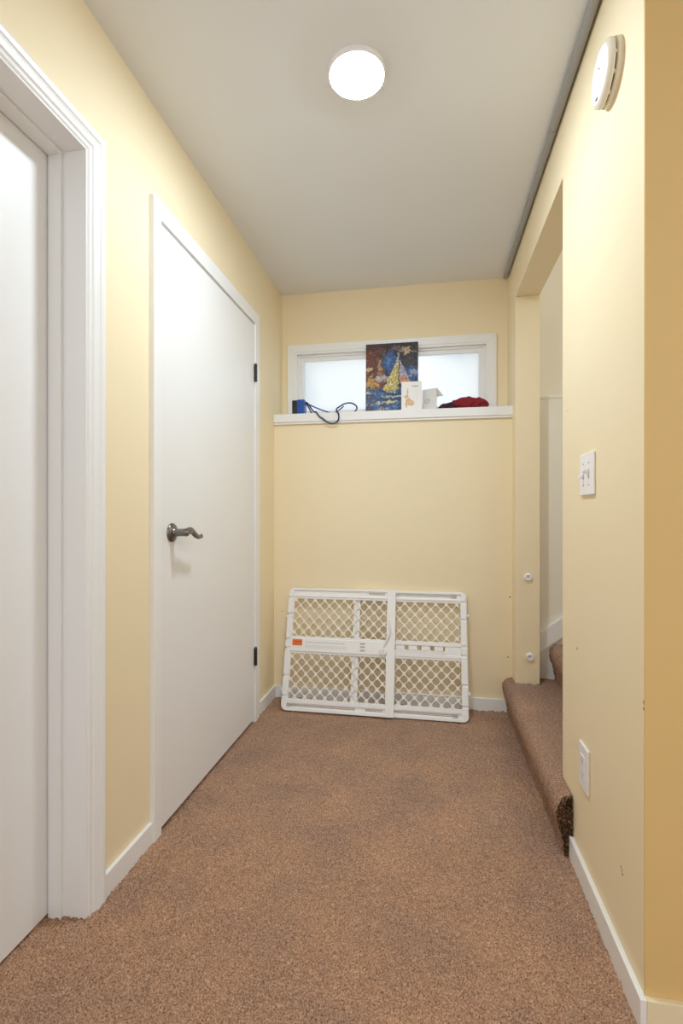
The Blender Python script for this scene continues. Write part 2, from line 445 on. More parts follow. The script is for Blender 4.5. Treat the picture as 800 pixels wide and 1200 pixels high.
# ------------------------------------------------------------------ window
win = struct(empty('window_1', (-.235, YU, WZ0)))
mb = MB()
def ring(y0, y1, X0, X1, Z1, wdt, zb):
    mb.prism([(X0, zb), (X0, Z1), (X0 + wdt, Z1 - wdt), (X0 + wdt, zb)], 'y', y0, y1)
    mb.prism([(X1, zb), (X1, Z1), (X1 - wdt, Z1 - wdt), (X1 - wdt, zb)], 'y', y0, y1)
    mb.prism([(X0, Z1), (X1, Z1), (X1 - wdt, Z1 - wdt), (X0 + wdt, Z1 - wdt)], 'y', y0, y1)
ring(YU - .020, YU, -.846, .376, 2.088, .045, 1.640)
ring(YU - .016, YU, -.803, .333, 2.045, .014, 1.640)
rel(win, mb.build('casing', M['trim'], bevel=.002))
mb = MB()
ring(YU + .006, YU + .060, WX0, WX1, WZ1, .026, WZ0)
mb.box(WX0, WX1, YU + .006, YU + .060, WZ0, 1.672)
rel(win, mb.build('frame', M['trim'], bevel=.002))
mb = MB()
ring(YU + .018, YU + .056, WX0 + .024, WX1 - .024, WZ1 - .024, .024, 1.66)
mb.box(WX0 + .03, WX1 - .03, YU + .018, YU + .056, 1.66, 1.69)
rel(win, mb.build('sash', M['trim'], bevel=.0015))
rel(win, MB().box(WX0 + .04, WX1 - .04, YU + .034, YU + .040, 1.68, WZ1 - .04).build('pane', M['glass']))

# ------------------------------------------------------------------ ledge shelf
mb = MB().box(XL + .001, .4445, 2.731, YU - .001, 1.592, 1.640).box(XL + .001, .4405, 2.7375, YL - .0005, 1.580, 1.5925)
# leave room for the pilaster at the right end
o = mb.build('window_ledge', M['trim'], bevel=.003)
tag(o, 'long white painted wooden ledge board under the high window', 'shelf')

# ------------------------------------------------------------------ stairs
stairs = empty('carpeted_staircase', (.42, 2.2, 0))
tag(stairs, 'brown carpeted stairs rising to the right through the wall opening', 'stairs')
def step(i, y0, y1, cut):
    z0, z1 = .19 * i, .19 * (i + 1) + .004
    xr = .412 + .238 * i; bk = xr + .29
    prof = [(xr, z0 - .004), (xr - .002, z0 + .03), (xr - .009, z0 + .065), (xr - .019, z0 + .10), (xr - .0255, z0 + .13), (xr - .0245, z0 + .155),
            (xr - .015, z0 + .175), (xr + .005, z1 - .006), (xr + .03, z1), (xr + .12, z1 - .001), (bk, z1)]
    pts = []
    for (a, b_), (c, d) in zip(prof, prof[1:]):
        L = math.hypot(c - a, d - b_); k = max(1, int(L / .0055))
        for q in range(k): pts.append((a + (c - a) * q / k, b_ + (d - b_) * q / k))
    pts.append(prof[-1])
    my = int((y1 - y0) / .0058)
    V, F = [], []
    for j in range(my + 1):
        y = y0 + (y1 - y0) * j / my
        for q, (px, pz) in enumerate(pts):
            a = pts[max(0, q - 1)]; b_ = pts[min(len(pts) - 1, q + 1)]
            tx, tz = b_[0] - a[0], b_[1] - a[1]; L = math.hypot(tx, tz) or 1
            nxx, nzz = -tz / L, tx / L
            h = noise.noise((px * 70, y * 70, pz * 70)) * .0028 + noise.noise((px * 14 + 4, y * 11, pz * 14)) * .0035 + rr() * .0042
            endw = 0
            if cut and y < y0 + .012: h -= .006 * (1 - (y - y0) / .012)
            V.append((px + nxx * h, y + rr() * .003, pz + nzz * h))
    w = len(pts)
    for j in range(my):
        ym = y0 + (y1 - y0) * (j + .5) / my
        for q in range(w - 1):
            xm = (pts[q][0] + pts[q + 1][0]) / 2
            if cut and xm > XR - .005 and ym < 1.747: continue
            if cut and XR - .005 < xm < .564 and ym > 2.643: continue
            a = j * w + q
            F.append((a, a + 1, a + 1 + w, a + w))
    o = mesh_obj('step', V, F, M['carpet_step']); rel(stairs, o)
    return o, prof
s0, prof0 = step(0, 1.622, YL - .002, True)
for i in (1, 2, 3): step(i, 1.745, YL - .010, False)
# frayed raw end of the bottom step against the wall
V, F = [], []
base = [(x, z) for x, z in prof0 if x <= XR] + [(XR - .001, prof0[-1][1] - .004)]
rows = 26
for k in range(rows + 1):
    z = -.002 + (.196) * k / rows
    xl = None
    for (a, b_), (c, d) in zip(prof0, prof0[1:]):
        if b_ <= z <= d and d > b_:
            xl = a + (c - a) * (z - b_) / (d - b_); break
    if xl is None: xl = XR - .014
    xl = min(xl, XR - .010)
    for q in range(9):
        x = xl + .002 + (XR - .006 - xl) * q / 8
        V.append((x + rr() * .005, 1.622 + .006 - random.random() * .019, z + rr() * .006))
for k in range(rows):
    for q in range(8):
        a = k * 9 + q; F.append((a, a + 1, a + 10, a + 9))
rel(stairs, mesh_obj('frayed_edge', V, F, M['fray'], smooth=False))['label'] = 'dark frayed cut end of the carpet'

# ------------------------------------------------------------------ ceiling lamp
LX, LY = -.215, 1.474
lamp = empty('ceiling_light', (LX, LY, H)); tag(lamp, 'round white flush ceiling light, switched on', 'ceiling light')
rel(lamp, MB().lathe([(.0815, -.0150), (.0825, -.0158), (.0840, -.0145), (.0855, -.006), (.0860, 0), (.070, 0)], 'z', (LX, LY, H), 48).build('trim_ring', M['plate'], smooth=True))
rel(lamp, MB().lathe([(0, -.0235), (.028, -.0228), (.052, -.0207), (.070, -.0180), (.0818, -.0153), (.0805, -.010), (0, -.010)], 'z', (LX, LY, H), 48).build('lens', M['lamp'], smooth=True))
# added fill lamp, unseen behind the camera, to brighten the hall
fill_lamp = empty('ceiling_light', (.55, -.75, H)); tag(fill_lamp, 'added round fill light on the ceiling, unseen behind the camera', 'ceiling light')
for nm, pr, mt in (('trim_ring', [(.0815, -.0150), (.0825, -.0158), (.0840, -.0145), (.0855, -.006), (.0860, 0), (.070, 0)], 'plate'),
                   ('lens', [(0, -.0235), (.028, -.0228), (.052, -.0207), (.070, -.0180), (.0818, -.0153), (.0805, -.010), (0, -.010)], 'lamp_fill')):
    rel(fill_lamp, MB().lathe(pr, 'z', (.55, -.75, H), 48).build(nm, M[mt], smooth=True))

# ------------------------------------------------------------------ conduit
cx, cz, cr_ = XR - .0165, H - .0155, .0125
o = MB().tube([(cx, .2, cz), (cx, 2.868, cz)], cr_, 20).build('electrical_conduit', M['conduit'], smooth=True)
tag(o, 'thin grey metal pipe along the top of the right wall at the ceiling', 'pipe')
MB().tube([(cx, 1.79, cz), (cx, 1.812, cz)], cr_ + .0016, 20).build('coupling', M['conduit'], parent=o, smooth=True)  # coupling sleeve around the conduit

# ------------------------------------------------------------------ smoke detector
dy, dz = 1.284, 2.128
det = empty('smoke_detector', (XR, dy, dz)); tag(det, 'round white smoke detector high on the right wall', 'smoke detector')
R = .068
rel(det, MB().lathe([(0, 0), (R, 0), (R, -.010), (R - .003, -.0125), (0, -.0125)], 'x', (XR, dy, dz), 48).build('mounting_base', M['det_side'], smooth=True))
rel(det, MB().lathe([(0, -.012), (R - .009, -.012), (R - .009, -.017), (0, -.017)], 'x', (XR, dy, dz), 48).build('vent_gap', M['slot'], smooth=True))
for k in range(10):
    a = 2 * PI * k / 10
    c, s_ = math.cos(a), math.sin(a); rm = R - .0075
    rel(det, MB().box(XR - .0178, XR - .0118, dy + rm * c - .003, dy + rm * c + .003, dz + rm * s_ - .003, dz + rm * s_ + .003).build('vent_rib', M['det_side']))
rel(det, MB().lathe([(0, -.017), (R - .001, -.017), (R, -.019), (R - .002, -.026), (R - .010, -.0315)], 'x', (XR, dy, dz), 48).build('side_rim', M['det_side'], smooth=True))
rel(det, MB().lathe([(R - .0102, -.0314), (R - .014, -.033), (R - .03, -.0345), (0, -.0355)], 'x', (XR, dy, dz), 48).build('cover', M['plate'], smooth=True))
rel(det, MB().box(XR - .0352, XR - .034, dy + .006, dy + .016, dz - .050, dz - .047).build('printed_mark', M['slot']))
rel(det, MB().box(XR - .0362, XR - .034, dy - .012, dy - .009, dz + .006, dz + .009).build('indicator_light', M['slot']))

# ------------------------------------------------------------------ light switch, outlet
sy, sz = 1.470, 1.175
sw = empty('light_switch', (XR, sy, sz)); tag(sw, 'white two toggle light switch plate on the right wall', 'light switch')
rel(sw, MB().box(XR - .007, XR, sy - .0605, sy + .0605, sz - .0585, sz + .0585).build('wall_plate', M['plate'], bevel=.003))
for dyy, up in ((.023, -1), (-.023, 1)):
    mb = MB()
    zc = sz
    mb.prism([(XR - .006, zc - .006), (XR - .006, zc + .006), (XR - .021, zc + .010 * up + .0035), (XR - .021, zc + .010 * up - .0035)], 'y', sy + dyy - .0042, sy + dyy + .0042)
    t_ = mb.build('toggle', M['plate'], bevel=.0008); rel(sw, t_)
    fr = MB().box(XR - .0075, XR - .0065, sy + dyy - .0055, sy + dyy + .0055, zc - .0125, zc + .0125).build('toggle_slot', M['slot_grey']); rel(sw, fr)
    for dzz in (-.030, .030):
        rel(sw, MB().lathe([(0, -.0085), (.002, -.0083), (.003, -.007), (.003, -.006)], 'x', (XR, sy + dyy, sz + dzz), 12).build('screw', M['slot_grey'], smooth=True))

oy, oz = 1.496, .345
ou = empty('power_outlet', (XR, oy, oz)); tag(ou, 'white rectangular power outlet low on the right wall', 'power outlet')
rel(ou, MB().box(XR - .008, XR, oy - .040, oy + .040, oz - .0625, oz + .0625).build('wall_plate', M['plate'], bevel=.003))
rel(ou, MB().box(XR - .0095, XR - .0075, oy - .0168, oy + .0168, oz - .0335, oz + .0335).build('receptacle', M['plate'], bevel=.0008))
mb = MB()
for zc in (oz + .018, oz - .018):
    mb.box(XR - .0099, XR - .009, oy - .0075, oy - .0052, zc - .003, zc + .006)
    mb.box(XR - .0099, XR - .009, oy + .0052, oy + .0075, zc - .003, zc + .006)
    mb.lathe([(0, -.0099), (.0026, -.0099), (.0026, -.009)], 'x', (XR, oy, zc - .0085), 12)
rel(ou, mb.build('socket_hole', M['slot_grey']))

# ------------------------------------------------------------------ gate mounting cups on the jamb
for (kx, kz, lab) in ((.500, .741, 'upper of two small white round gate cups screwed to the opening jamb'),
                      (.508, .333, 'lower of two small white round gate cups screwed to the opening jamb')):
    root = empty('gate_mounting_cup', (kx, 2.65, kz)); tag(root, lab, 'mounting cup', 'gate mounting cups on the jamb')
    rel(root, MB().lathe([(0, 0), (.0195, 0), (.0195, -.006), (.0175, -.013), (.014, -.015), (.013, -.011), (0, -.010)], 'y', (kx, 2.65, kz), 28).build('cup', M['plate'], smooth=True))
    rel(root, MB().lathe([(0, -.0165), (.003, -.016), (.0042, -.013), (.0042, -.009)], 'y', (kx - .001, 2.65, kz + .005), 14).build('screw', M['slot_grey'], smooth=True))

# ------------------------------------------------------------------ painting on the ledge
def smooth(a, b_, x):
    t = max(0, min(1, (x - a) / (b_ - a))); return t * t * (3 - 2 * t)
def lerp(a, b_, t): return tuple(p + (q - p) * t for p, q in zip(a, b_))
def lin(c): return tuple((v / 255 / 12.92) if v / 255 <= .04045 else ((v / 255 + .055) / 1.055) ** 2.4 for v in c)
def nn(u, v, s, k=0): return noise.noise((u * s, v * s * 1.35, k))
def fb(u, v, s, k):
    return noise.noise((u * s, v * s * 1.35, k)) + .5 * noise.noise((u * s * 2.1, v * s * 2.8, k + 7)) + .3 * noise.noise((u * s * 4.7, v * s * 5.9, k + 13))
def blob(a, b_, cx_, cy_, rx, ry, k, rough=.55):
    """ragged-edged dab of the knife: coverage 0..1"""
    d = math.hypot((a - cx_) / rx, (b_ - cy_) / ry) + rough * fb(a, b_, 13, k)
    return smooth(1.05, .75, d)
def art(u, v):
    a = u + .045 * fb(u, v, 8, 1) + .02 * nn(u, v, 38, 2); b_ = v + .035 * fb(u, v, 8, 3) + .015 * nn(u, v, 38, 4)
    rust, dark, navy, blue = (112, 56, 36), (48, 32, 32), (34, 34, 48), (44, 92, 156)
    c = lerp(rust, dark, smooth(.12, .55, a + .30 * fb(u, v, 5, 5)))
    c = lerp(c, navy, smooth(.5, .75, a + .1 * fb(u, v, 6, 6)) * .75)
    c = lerp(c, (44, 28, 28), smooth(.14, .03, b_) * .6)
    k = fb(u, v, 15, 7)
    c = lerp(c, (168, 100, 62) if a < .5 else (84, 66, 90), smooth(.35, .75, k) * (b_ < .5) * .8)
    c = lerp(c, (40, 24, 22), smooth(-.35, -.75, k) * (b_ < .6) * .8)
    c = lerp(c, (196, 196, 206), smooth(.72, .95, fb(u, v, 20, 8)) * .6)
    c = lerp(c, (214, 192, 150), blob(a, b_, .80, .115, .13, .055, 9, .8) * .85)
    c = lerp(c, (122, 104, 110), blob(a, b_, .60, .08, .10, .05, 10, .9) * .7)
    c = lerp(c, blue, blob(a, b_, .46, .27, .16, .17, 11) * .92)
    c = lerp(c, (86, 134, 190), blob(a, b_, .43, .24, .06, .06, 12, .9) * .8)
    c = lerp(c, blue, blob(a, b_, .86, .45, .18, .13, 13) * .9)
    c = lerp(c, (178, 184, 204), blob(a, b_, .93, .42, .10, .05, 14, .8) * .8)
    c = lerp(c, (70, 52, 60), blob(a, b_, .86, .27, .12, .08, 15, .8) * .7)
    c = lerp(c, (204, 162, 92), blob(a, b_, .12, .55, .17, .10, 16, .8) * .9)
    c = lerp(c, (222, 202, 150), blob(a, b_, .07, .34, .09, .03, 17, .9) * .85)
    c = lerp(c, (214, 184, 130), blob(a, b_, .27, .33, .03, .09, 18, .8) * .6)
    c = lerp(c, (198, 194, 200), blob(a, b_, .36, .49, .16, .06, 19, .8) * .85)
    c = lerp(c, (214, 206, 200), blob(a, b_, .10, .69, .09, .03, 20, .9) * .8)
    sea = lerp((32, 62, 116), (84, 132, 186), max(0, min(1, .5 + .8 * fb(u * .7, v * 1.2, 9, 21))))
    c = lerp(c, sea, smooth(.60, .68, b_ + .05 * fb(u, v, 6, 22)) * (.95 if a > .16 else .7))
    c = lerp(c, (34, 40, 56), smooth(.3, .8, fb(u * .6, v, 14, 23)) * (.60 < b_ < .86) * .7)
    c = lerp(c, (206, 212, 220), smooth(.35, .7, fb(u * .5, v * 1.3, 16, 24)) * (b_ > .66) * .85)
    c = lerp(c, (194, 170, 178), smooth(.3, .7, fb(u * .6, v, 15, 25)) * (b_ > .82) * (a < .6) * .8)
    c = lerp(c, (204, 150, 120), blob(a, b_, .30, .93, .14, .03, 26, .9) * .6)
    e, g_ = .02 * nn(u, v, 18, 27), .02 * nn(u, v, 18, 28)
    x, y = u + e, v + g_
    if .19 < y < .71:                                     # mainsail
        t = (y - .19) / .50
        left = .605 - .30 * max(0, t) ** 1.25; right = .628
        belly = .69 - .05 * abs((x - .47) / .15) ** 2
        if left < x < right and y < belly:
            base = lerp((190, 182, 184), (206, 188, 108), smooth(.10, .5, t + .2 * fb(u, v, 9, 29)))
            base = lerp(base, (226, 214, 172), smooth(.2, .7, fb(u, v, 11, 30)) * .8)
            base = lerp(base, (150, 132, 70), smooth(.3, .8, fb(u, v, 13, 31)) * .7)
            c = lerp(base, (70, 96, 104), smooth(.55, .8, fb(u, v, 10, 32)) * .8)
    if .24 < y < .57:                                     # jib
        t = (y - .24) / .33
        if .648 < x < .66 + .21 * t:
            c = lerp((172, 166, 186), (206, 146, 116), smooth(.5, .9, t + .2 * fb(u, v, 10, 33)))
    if .17 < y < .71 and abs(x - .638) < .009: c = lerp(c, (52, 60, 78), .85)
    if .14 < y < .22 and abs(x - .625) < .014: c = lerp(c, (204, 206, 214), .8)
    if abs(y - (.722 + .1 * (x - .52) ** 2)) < .012 and .38 < x < .66: c = (36, 34, 42)
    if abs(y - .752) < .012 and .30 < x < .95: c = lerp(c, (208, 214, 222), .8)
    if abs(y - .792) < .014 and .33 < x < .9: c = lerp(c, (50, 54, 52), .85)
    c = lerp(c, (216, 200, 146), (abs(y - .832) < .018 and .18 < x < .8) * smooth(-.5, .1, fb(u, v, 12, 34)))
    gq = .93 + .30 * nn(u, v, 55, 16) + .28 * nn(u, v, 24, 17)
    c = lerp(c, (208, 198, 186), smooth(.5, .62, nn(u, v, 44, 40)) * .55)
    c = lerp(c, (40, 32, 38), smooth(.5, .62, nn(u, v, 40, 41)) * .5)
    return lin(tuple(max(4, min(240, v_ * gq)) for v_ in c))

def panel(name, W, Hh, nu, nv, thick, fn, mat, back=(200, 195, 185), relief=0.0):
    """flat upright panel in local XZ (front faces -Y), front coloured by fn(u, v) with v down from the top"""
    V, F, cols = [], [], []
    for j in range(nv + 1):
        for i in range(nu + 1):
            u, v = i / nu, 1 - j / nv
            V.append((u * W, -relief * max(0, noise.noise((u * 30, v * 40, 2))), (1 - v) * Hh)); cols.append(fn(u, v))
    w_ = nu + 1
    for j in range(nv):
        for i in range(nu):
            a = j * w_ + i; F.append((a, a + 1, a + 1 + w_, a + w_))
    n0 = len(V)
    for x, z in ((0, 0), (W, 0), (W, Hh), (0, Hh)):
        V.append((x, .0006, z)); V.append((x, thick, z))
    cols += [lin(back)] * 8
    q = lambda i, k: n0 + 2 * (i % 4) + k
    for i in range(4): F.append((q(i, 0), q(i, 1), q(i + 1, 1), q(i + 1, 0)))
    F.append((q(0, 1), q(3, 1), q(2, 1), q(1, 1)))
    me = bpy.data.meshes.new(name); me.from_pydata(V, [], F); me.update()
    at = me.color_attributes.new('pattern', 'FLOAT_COLOR', 'POINT')
    at.data.foreach_set('color', [k for c in cols for k in (*c, 1.0)])
    me.materials.append(mat)
    o = bpy.data.objects.new(name, me); C.objects.link(o)
    return o
SZ = 1.6402
o = panel('sailboat_painting', .302, .418, 150, 205, .018, art, M['paint_art'], back=(70, 60, 60), relief=.0018)
o.location = (-.3635, 2.8455, SZ); o.rotation_euler = (math.radians(-2.9), 0, 0)
tag(o, 'unframed sailboat painting in blue, yellow and brown leaning on the window', 'painting')

def card1(u, v):
    c = (238, 236, 234)
    def e(x, y, a, b_, r=0):
        dx, dy_ = u - x, v - y; cc, ss = math.cos(r), math.sin(r)
        return ((dx * cc + dy_ * ss) / a) ** 2 + ((-dx * ss + dy_ * cc) / b_) ** 2 < 1
    tan = (216, 176, 132)
    if e(.34, .68, .13, .13) or e(.50, .74, .12, .10) or e(.26, .52, .09, .08) or e(.31, .34, .035, .11, .1) or e(.24, .76, .05, .13) or e(.17, .52, .07, .02):
        c = tan if nn(u, v, 14, 3) < .25 else (232, 206, 176)
    if (abs(v - .155) < .012 and .52 < u < .84) or (abs(v - .19) < .006 and .62 < u < .8): c = (176, 170, 166)
    if abs(u - .76) < .008 and .3 < v < .62 and nn(u, v, 60, 4) > -.1: c = (222, 218, 214)
    return lin(c)
o = panel('greeting_card', .114, .168, 46, 62, .0014, card1, M['card'], back=(225, 222, 218))
o.location = (-.152, 2.768, SZ); o.rotation_euler = (math.radians(-5), 0, math.radians(2))
tag(o, 'white greeting card with tan animal drawing in front of the painting', 'card')
b2 = panel('back_leaf', .114, .166, 4, 4, .0014, lambda u, v: lin((228, 226, 222)), M['card'], back=(225, 222, 218))
b2.parent = o; b2.location = (0, .004, 0); b2.rotation_euler = (0, 0, math.radians(9))

def card2(u, v):
    r = math.hypot((u - .36) * .085, (v - .55) * .12)
    c = (222, 220, 219)
    if abs(r - .0125) < .0022: c = (176, 176, 180)
    if r < .006: c = (196, 196, 198)
    return lin(c)
o = panel('folded_card', .086, .125, 40, 52, .0014, card2, M['card'], back=(200, 198, 196))
o.location = (-.0385, 2.8065, SZ); o.rotation_euler = (math.radians(-4), 0, math.radians(-24))
tag(o, 'small blank white folded card with a faint round emblem beside the red hat', 'card')
mb = MB(); 
vs = [(.0, .001, .125), (.086, .001, .125), (.112, .030, .086), (.020, .034, .086)]
A = [mb.bm.verts.new(p) for p in vs]; B = [mb.bm.verts.new((p[0], p[1] + .0014, p[2] - .001)) for p in vs]
mb.bm.faces.new(A); mb.bm.faces.new(B[::-1])
for i in range(4): mb.bm.faces.new((A[i], B[i], B[(i + 1) % 4], A[(i + 1) % 4]))
mb.build('card_flap', M['plate'], parent=o)

# ------------------------------------------------------------------ knitted hat
def lump(name, c, r, mat, parent, seed, rib):
    bm = bmesh.new(); bmesh.ops.create_icosphere(bm, subdivisions=5, radius=1)
    for v in bm.verts:
        p = v.co.copy()
        n_ = .26 * noise.noise(p * 2.2 + Vector((seed, 0, 0))) + .13 * noise.noise(p * 5 + Vector((0, seed, 0)))
        n_ += rib * math.sin(p.x * 46 + 3 * p.y) * .5
        q = p * (1 + n_)
        z = q.z
        if z < -.55: z = -.55 + (z + .55) * .08
        v.co = Vector((c[0] + q.x * r[0], c[1] + q.y * r[1], c[2] + (z + .60) * r[2]))
    me = bpy.data.meshes.new(name); bm.to_mesh(me); bm.free(); me.materials.append(mat)
    me.polygons.foreach_set('use_smooth', [True] * len(me.polygons))
    zmin = min(v.co.z for v in me.vertices)
    for v in me.vertices: v.co.z += c[2] + .0006 - zmin
    o = bpy.data.objects.new(name, me); C.objects.link(o)
    if parent is not None: rel(parent, o)
    return o
hat = empty('knit_hat', (.19, 2.80, SZ)); tag(hat, 'crumpled dark red knitted hat at the right end of the ledge', 'hat')
lump('crown', (.205, 2.805, SZ), (.088, .052, .043), M['red_knit'], hat, 3, .035)
lump('cuff', (.262, 2.795, SZ), (.055, .045, .038), M['red_knit'], hat, 8, .06)
lump('folded_band', (.118, 2.80, SZ), (.062, .036, .026), M['purple_knit'], hat, 5, .05)['label'] = 'dark purple knitted band'

# ------------------------------------------------------------------ power adapter with cord
ad = empty('power_adapter', (-.74, 2.765, SZ)); tag(ad, 'blue and black power adapter with dark cord hanging over the ledge', 'adapter')
rel(ad, MB().box(-.748, -.704, 2.742, 2.796, SZ, SZ + .083).build('blue_housing', M['blue'], bevel=.004))
rel(ad, MB().box(-.778, -.7485, 2.744, 2.794, SZ, SZ + .080).build('black_cover', M['black'], bevel=.003))['label'] = 'black left half'
rel(ad, MB().tube([(-.706, 2.765, SZ + .070), (-.690, 2.762, SZ + .064), (-.672, 2.757, SZ + .040), (-.650, 2.748, SZ + .010), (-.632, 2.727, SZ + .004), (-.612, 2.7235, SZ - .022),
                   (-.592, 2.7235, SZ - .036), (-.566, 2.7235, SZ - .056), (-.543, 2.7235, SZ - .064), (-.515, 2.7235, SZ - .060), (-.501, 2.7235, SZ - .042), (-.501, 2.7235, SZ - .012),
                   (-.512, 2.728, SZ + .006), (-.516, 2.745, SZ + .022), (-.497, 2.762, SZ + .040), (-.472, 2.768, SZ + .054), (-.437, 2.77, SZ + .057), (-.408, 2.77, SZ + .040),
                   (-.404, 2.768, SZ + .020), (-.420, 2.766, SZ + .004)], .0042, 8, 5).build('cord', M['cord'], smooth=True))
rel(ad, MB().tube([(-.706, 2.772, SZ + .066), (-.680, 2.772, SZ + .056), (-.642, 2.77, SZ + .038), (-.600, 2.768, SZ + .020), (-.560, 2.766, SZ + .006), (-.53, 2.766, SZ + .0055), (-.500, 2.764, SZ + .022),
                   (-.478, 2.764, SZ + .040)], .0038, 8, 4).build('cord', M['blue'], smooth=True))
rel(ad, MB().tube([(-.706, 2.756, SZ + .068), (-.682, 2.752, SZ + .040), (-.668, 2.750, SZ + .012), (-.660, 2.748, SZ + .0045)], .0042, 8, 4).build('cord', M['cord'], smooth=True))

# ------------------------------------------------------------------ baby gate
gate = empty('baby_gate', (-.784, 2.545, .012))
gate.rotation_euler = (math.radians(-15.3), 0, 0)
tag(gate, 'white plastic lattice baby gate leaning against the back wall', 'safety gate')
def lattice(x0, x1, z0, z1, y0, th, px=.0556, pz=.0590, ox=0, oz=0, k=.745, pw=1.42, N4=5):
    bm = bmesh.new()
    cache = {}
    def V(x, z):
        key = (round(x, 5), round(z, 5))
        if key not in cache: cache[key] = bm.verts.new((x, y0, z))
        return cache[key]
    ni, nj = int((x1 - x0) / px) + 3, int((z1 - z0) / pz) + 3
    for j in range(-2, 2 * nj):
        for i in range(-1, ni + 1):
            cx_ = x0 + ox + px * (i + (.5 if j % 2 else 0)); cz_ = z0 + oz + pz * j * .5
            if cx_ < x0 - px or cx_ > x1 + px or cz_ < z0 - pz or cz_ > z1 + pz: continue
            O, I = [], []
            for qd in range(4):
                for s_ in range(N4):
                    t = s_ / N4
                    c0 = [(1, 0), (0, 1), (-1, 0), (0, -1)]
                    a, b_ = c0[qd], c0[(qd + 1) % 4]
                    ex, ez = a[0] + (b_[0] - a[0]) * t, a[1] + (b_[1] - a[1]) * t
                    O.append(V(cx_ + ex * px / 2, cz_ + ez * pz / 2))
                    ang = math.atan2(ez, ex); ca, sa = math.cos(ang), math.sin(ang)
                    rad = (abs(ca) ** pw + abs(sa) ** pw) ** (-1 / pw)
                    f = k
                    I.append(bm.verts.new((cx_ + ca * rad * f * px / 2, y0, cz_ + sa * rad * f * pz / 2 + .0008)))
            n = len(O)
            for q in range(n): bm.faces.new((O[q], O[(q + 1) % n], I[(q + 1) % n], I[q]))
    for co, no in (((x0, 0, 0), (-1, 0, 0)), ((x1, 0, 0), (1, 0, 0)), ((0, 0, z0), (0, 0, -1)), ((0, 0, z1), (0, 0, 1))):
        bmesh.ops.bisect_plane(bm, geom=bm.verts[:] + bm.edges[:] + bm.faces[:], plane_co=co, plane_no=no, clear_outer=True)
    ret = bmesh.ops.extrude_face_region(bm, geom=bm.faces[:])
    bmesh.ops.translate(bm, vec=(0, th, 0), verts=[g for g in ret['geom'] if isinstance(g, bmesh.types.BMVert)])
    bmesh.ops.recalc_face_normals(bm, faces=bm.faces)
    mb_ = MB(); mb_.bm.free(); mb_.bm = bm
    return mb_
def corner(mb_, cx_, cz_, r, a0, y0, y1, n=7):
    pts = [(cx_, cz_)] + [(cx_ + r * math.cos(a0 + PI / 2 * i / n), cz_ + r * math.sin(a0 + PI / 2 * i / n)) for i in range(n + 1)]
    mb_.prism(pts, 'y', y0, y1)

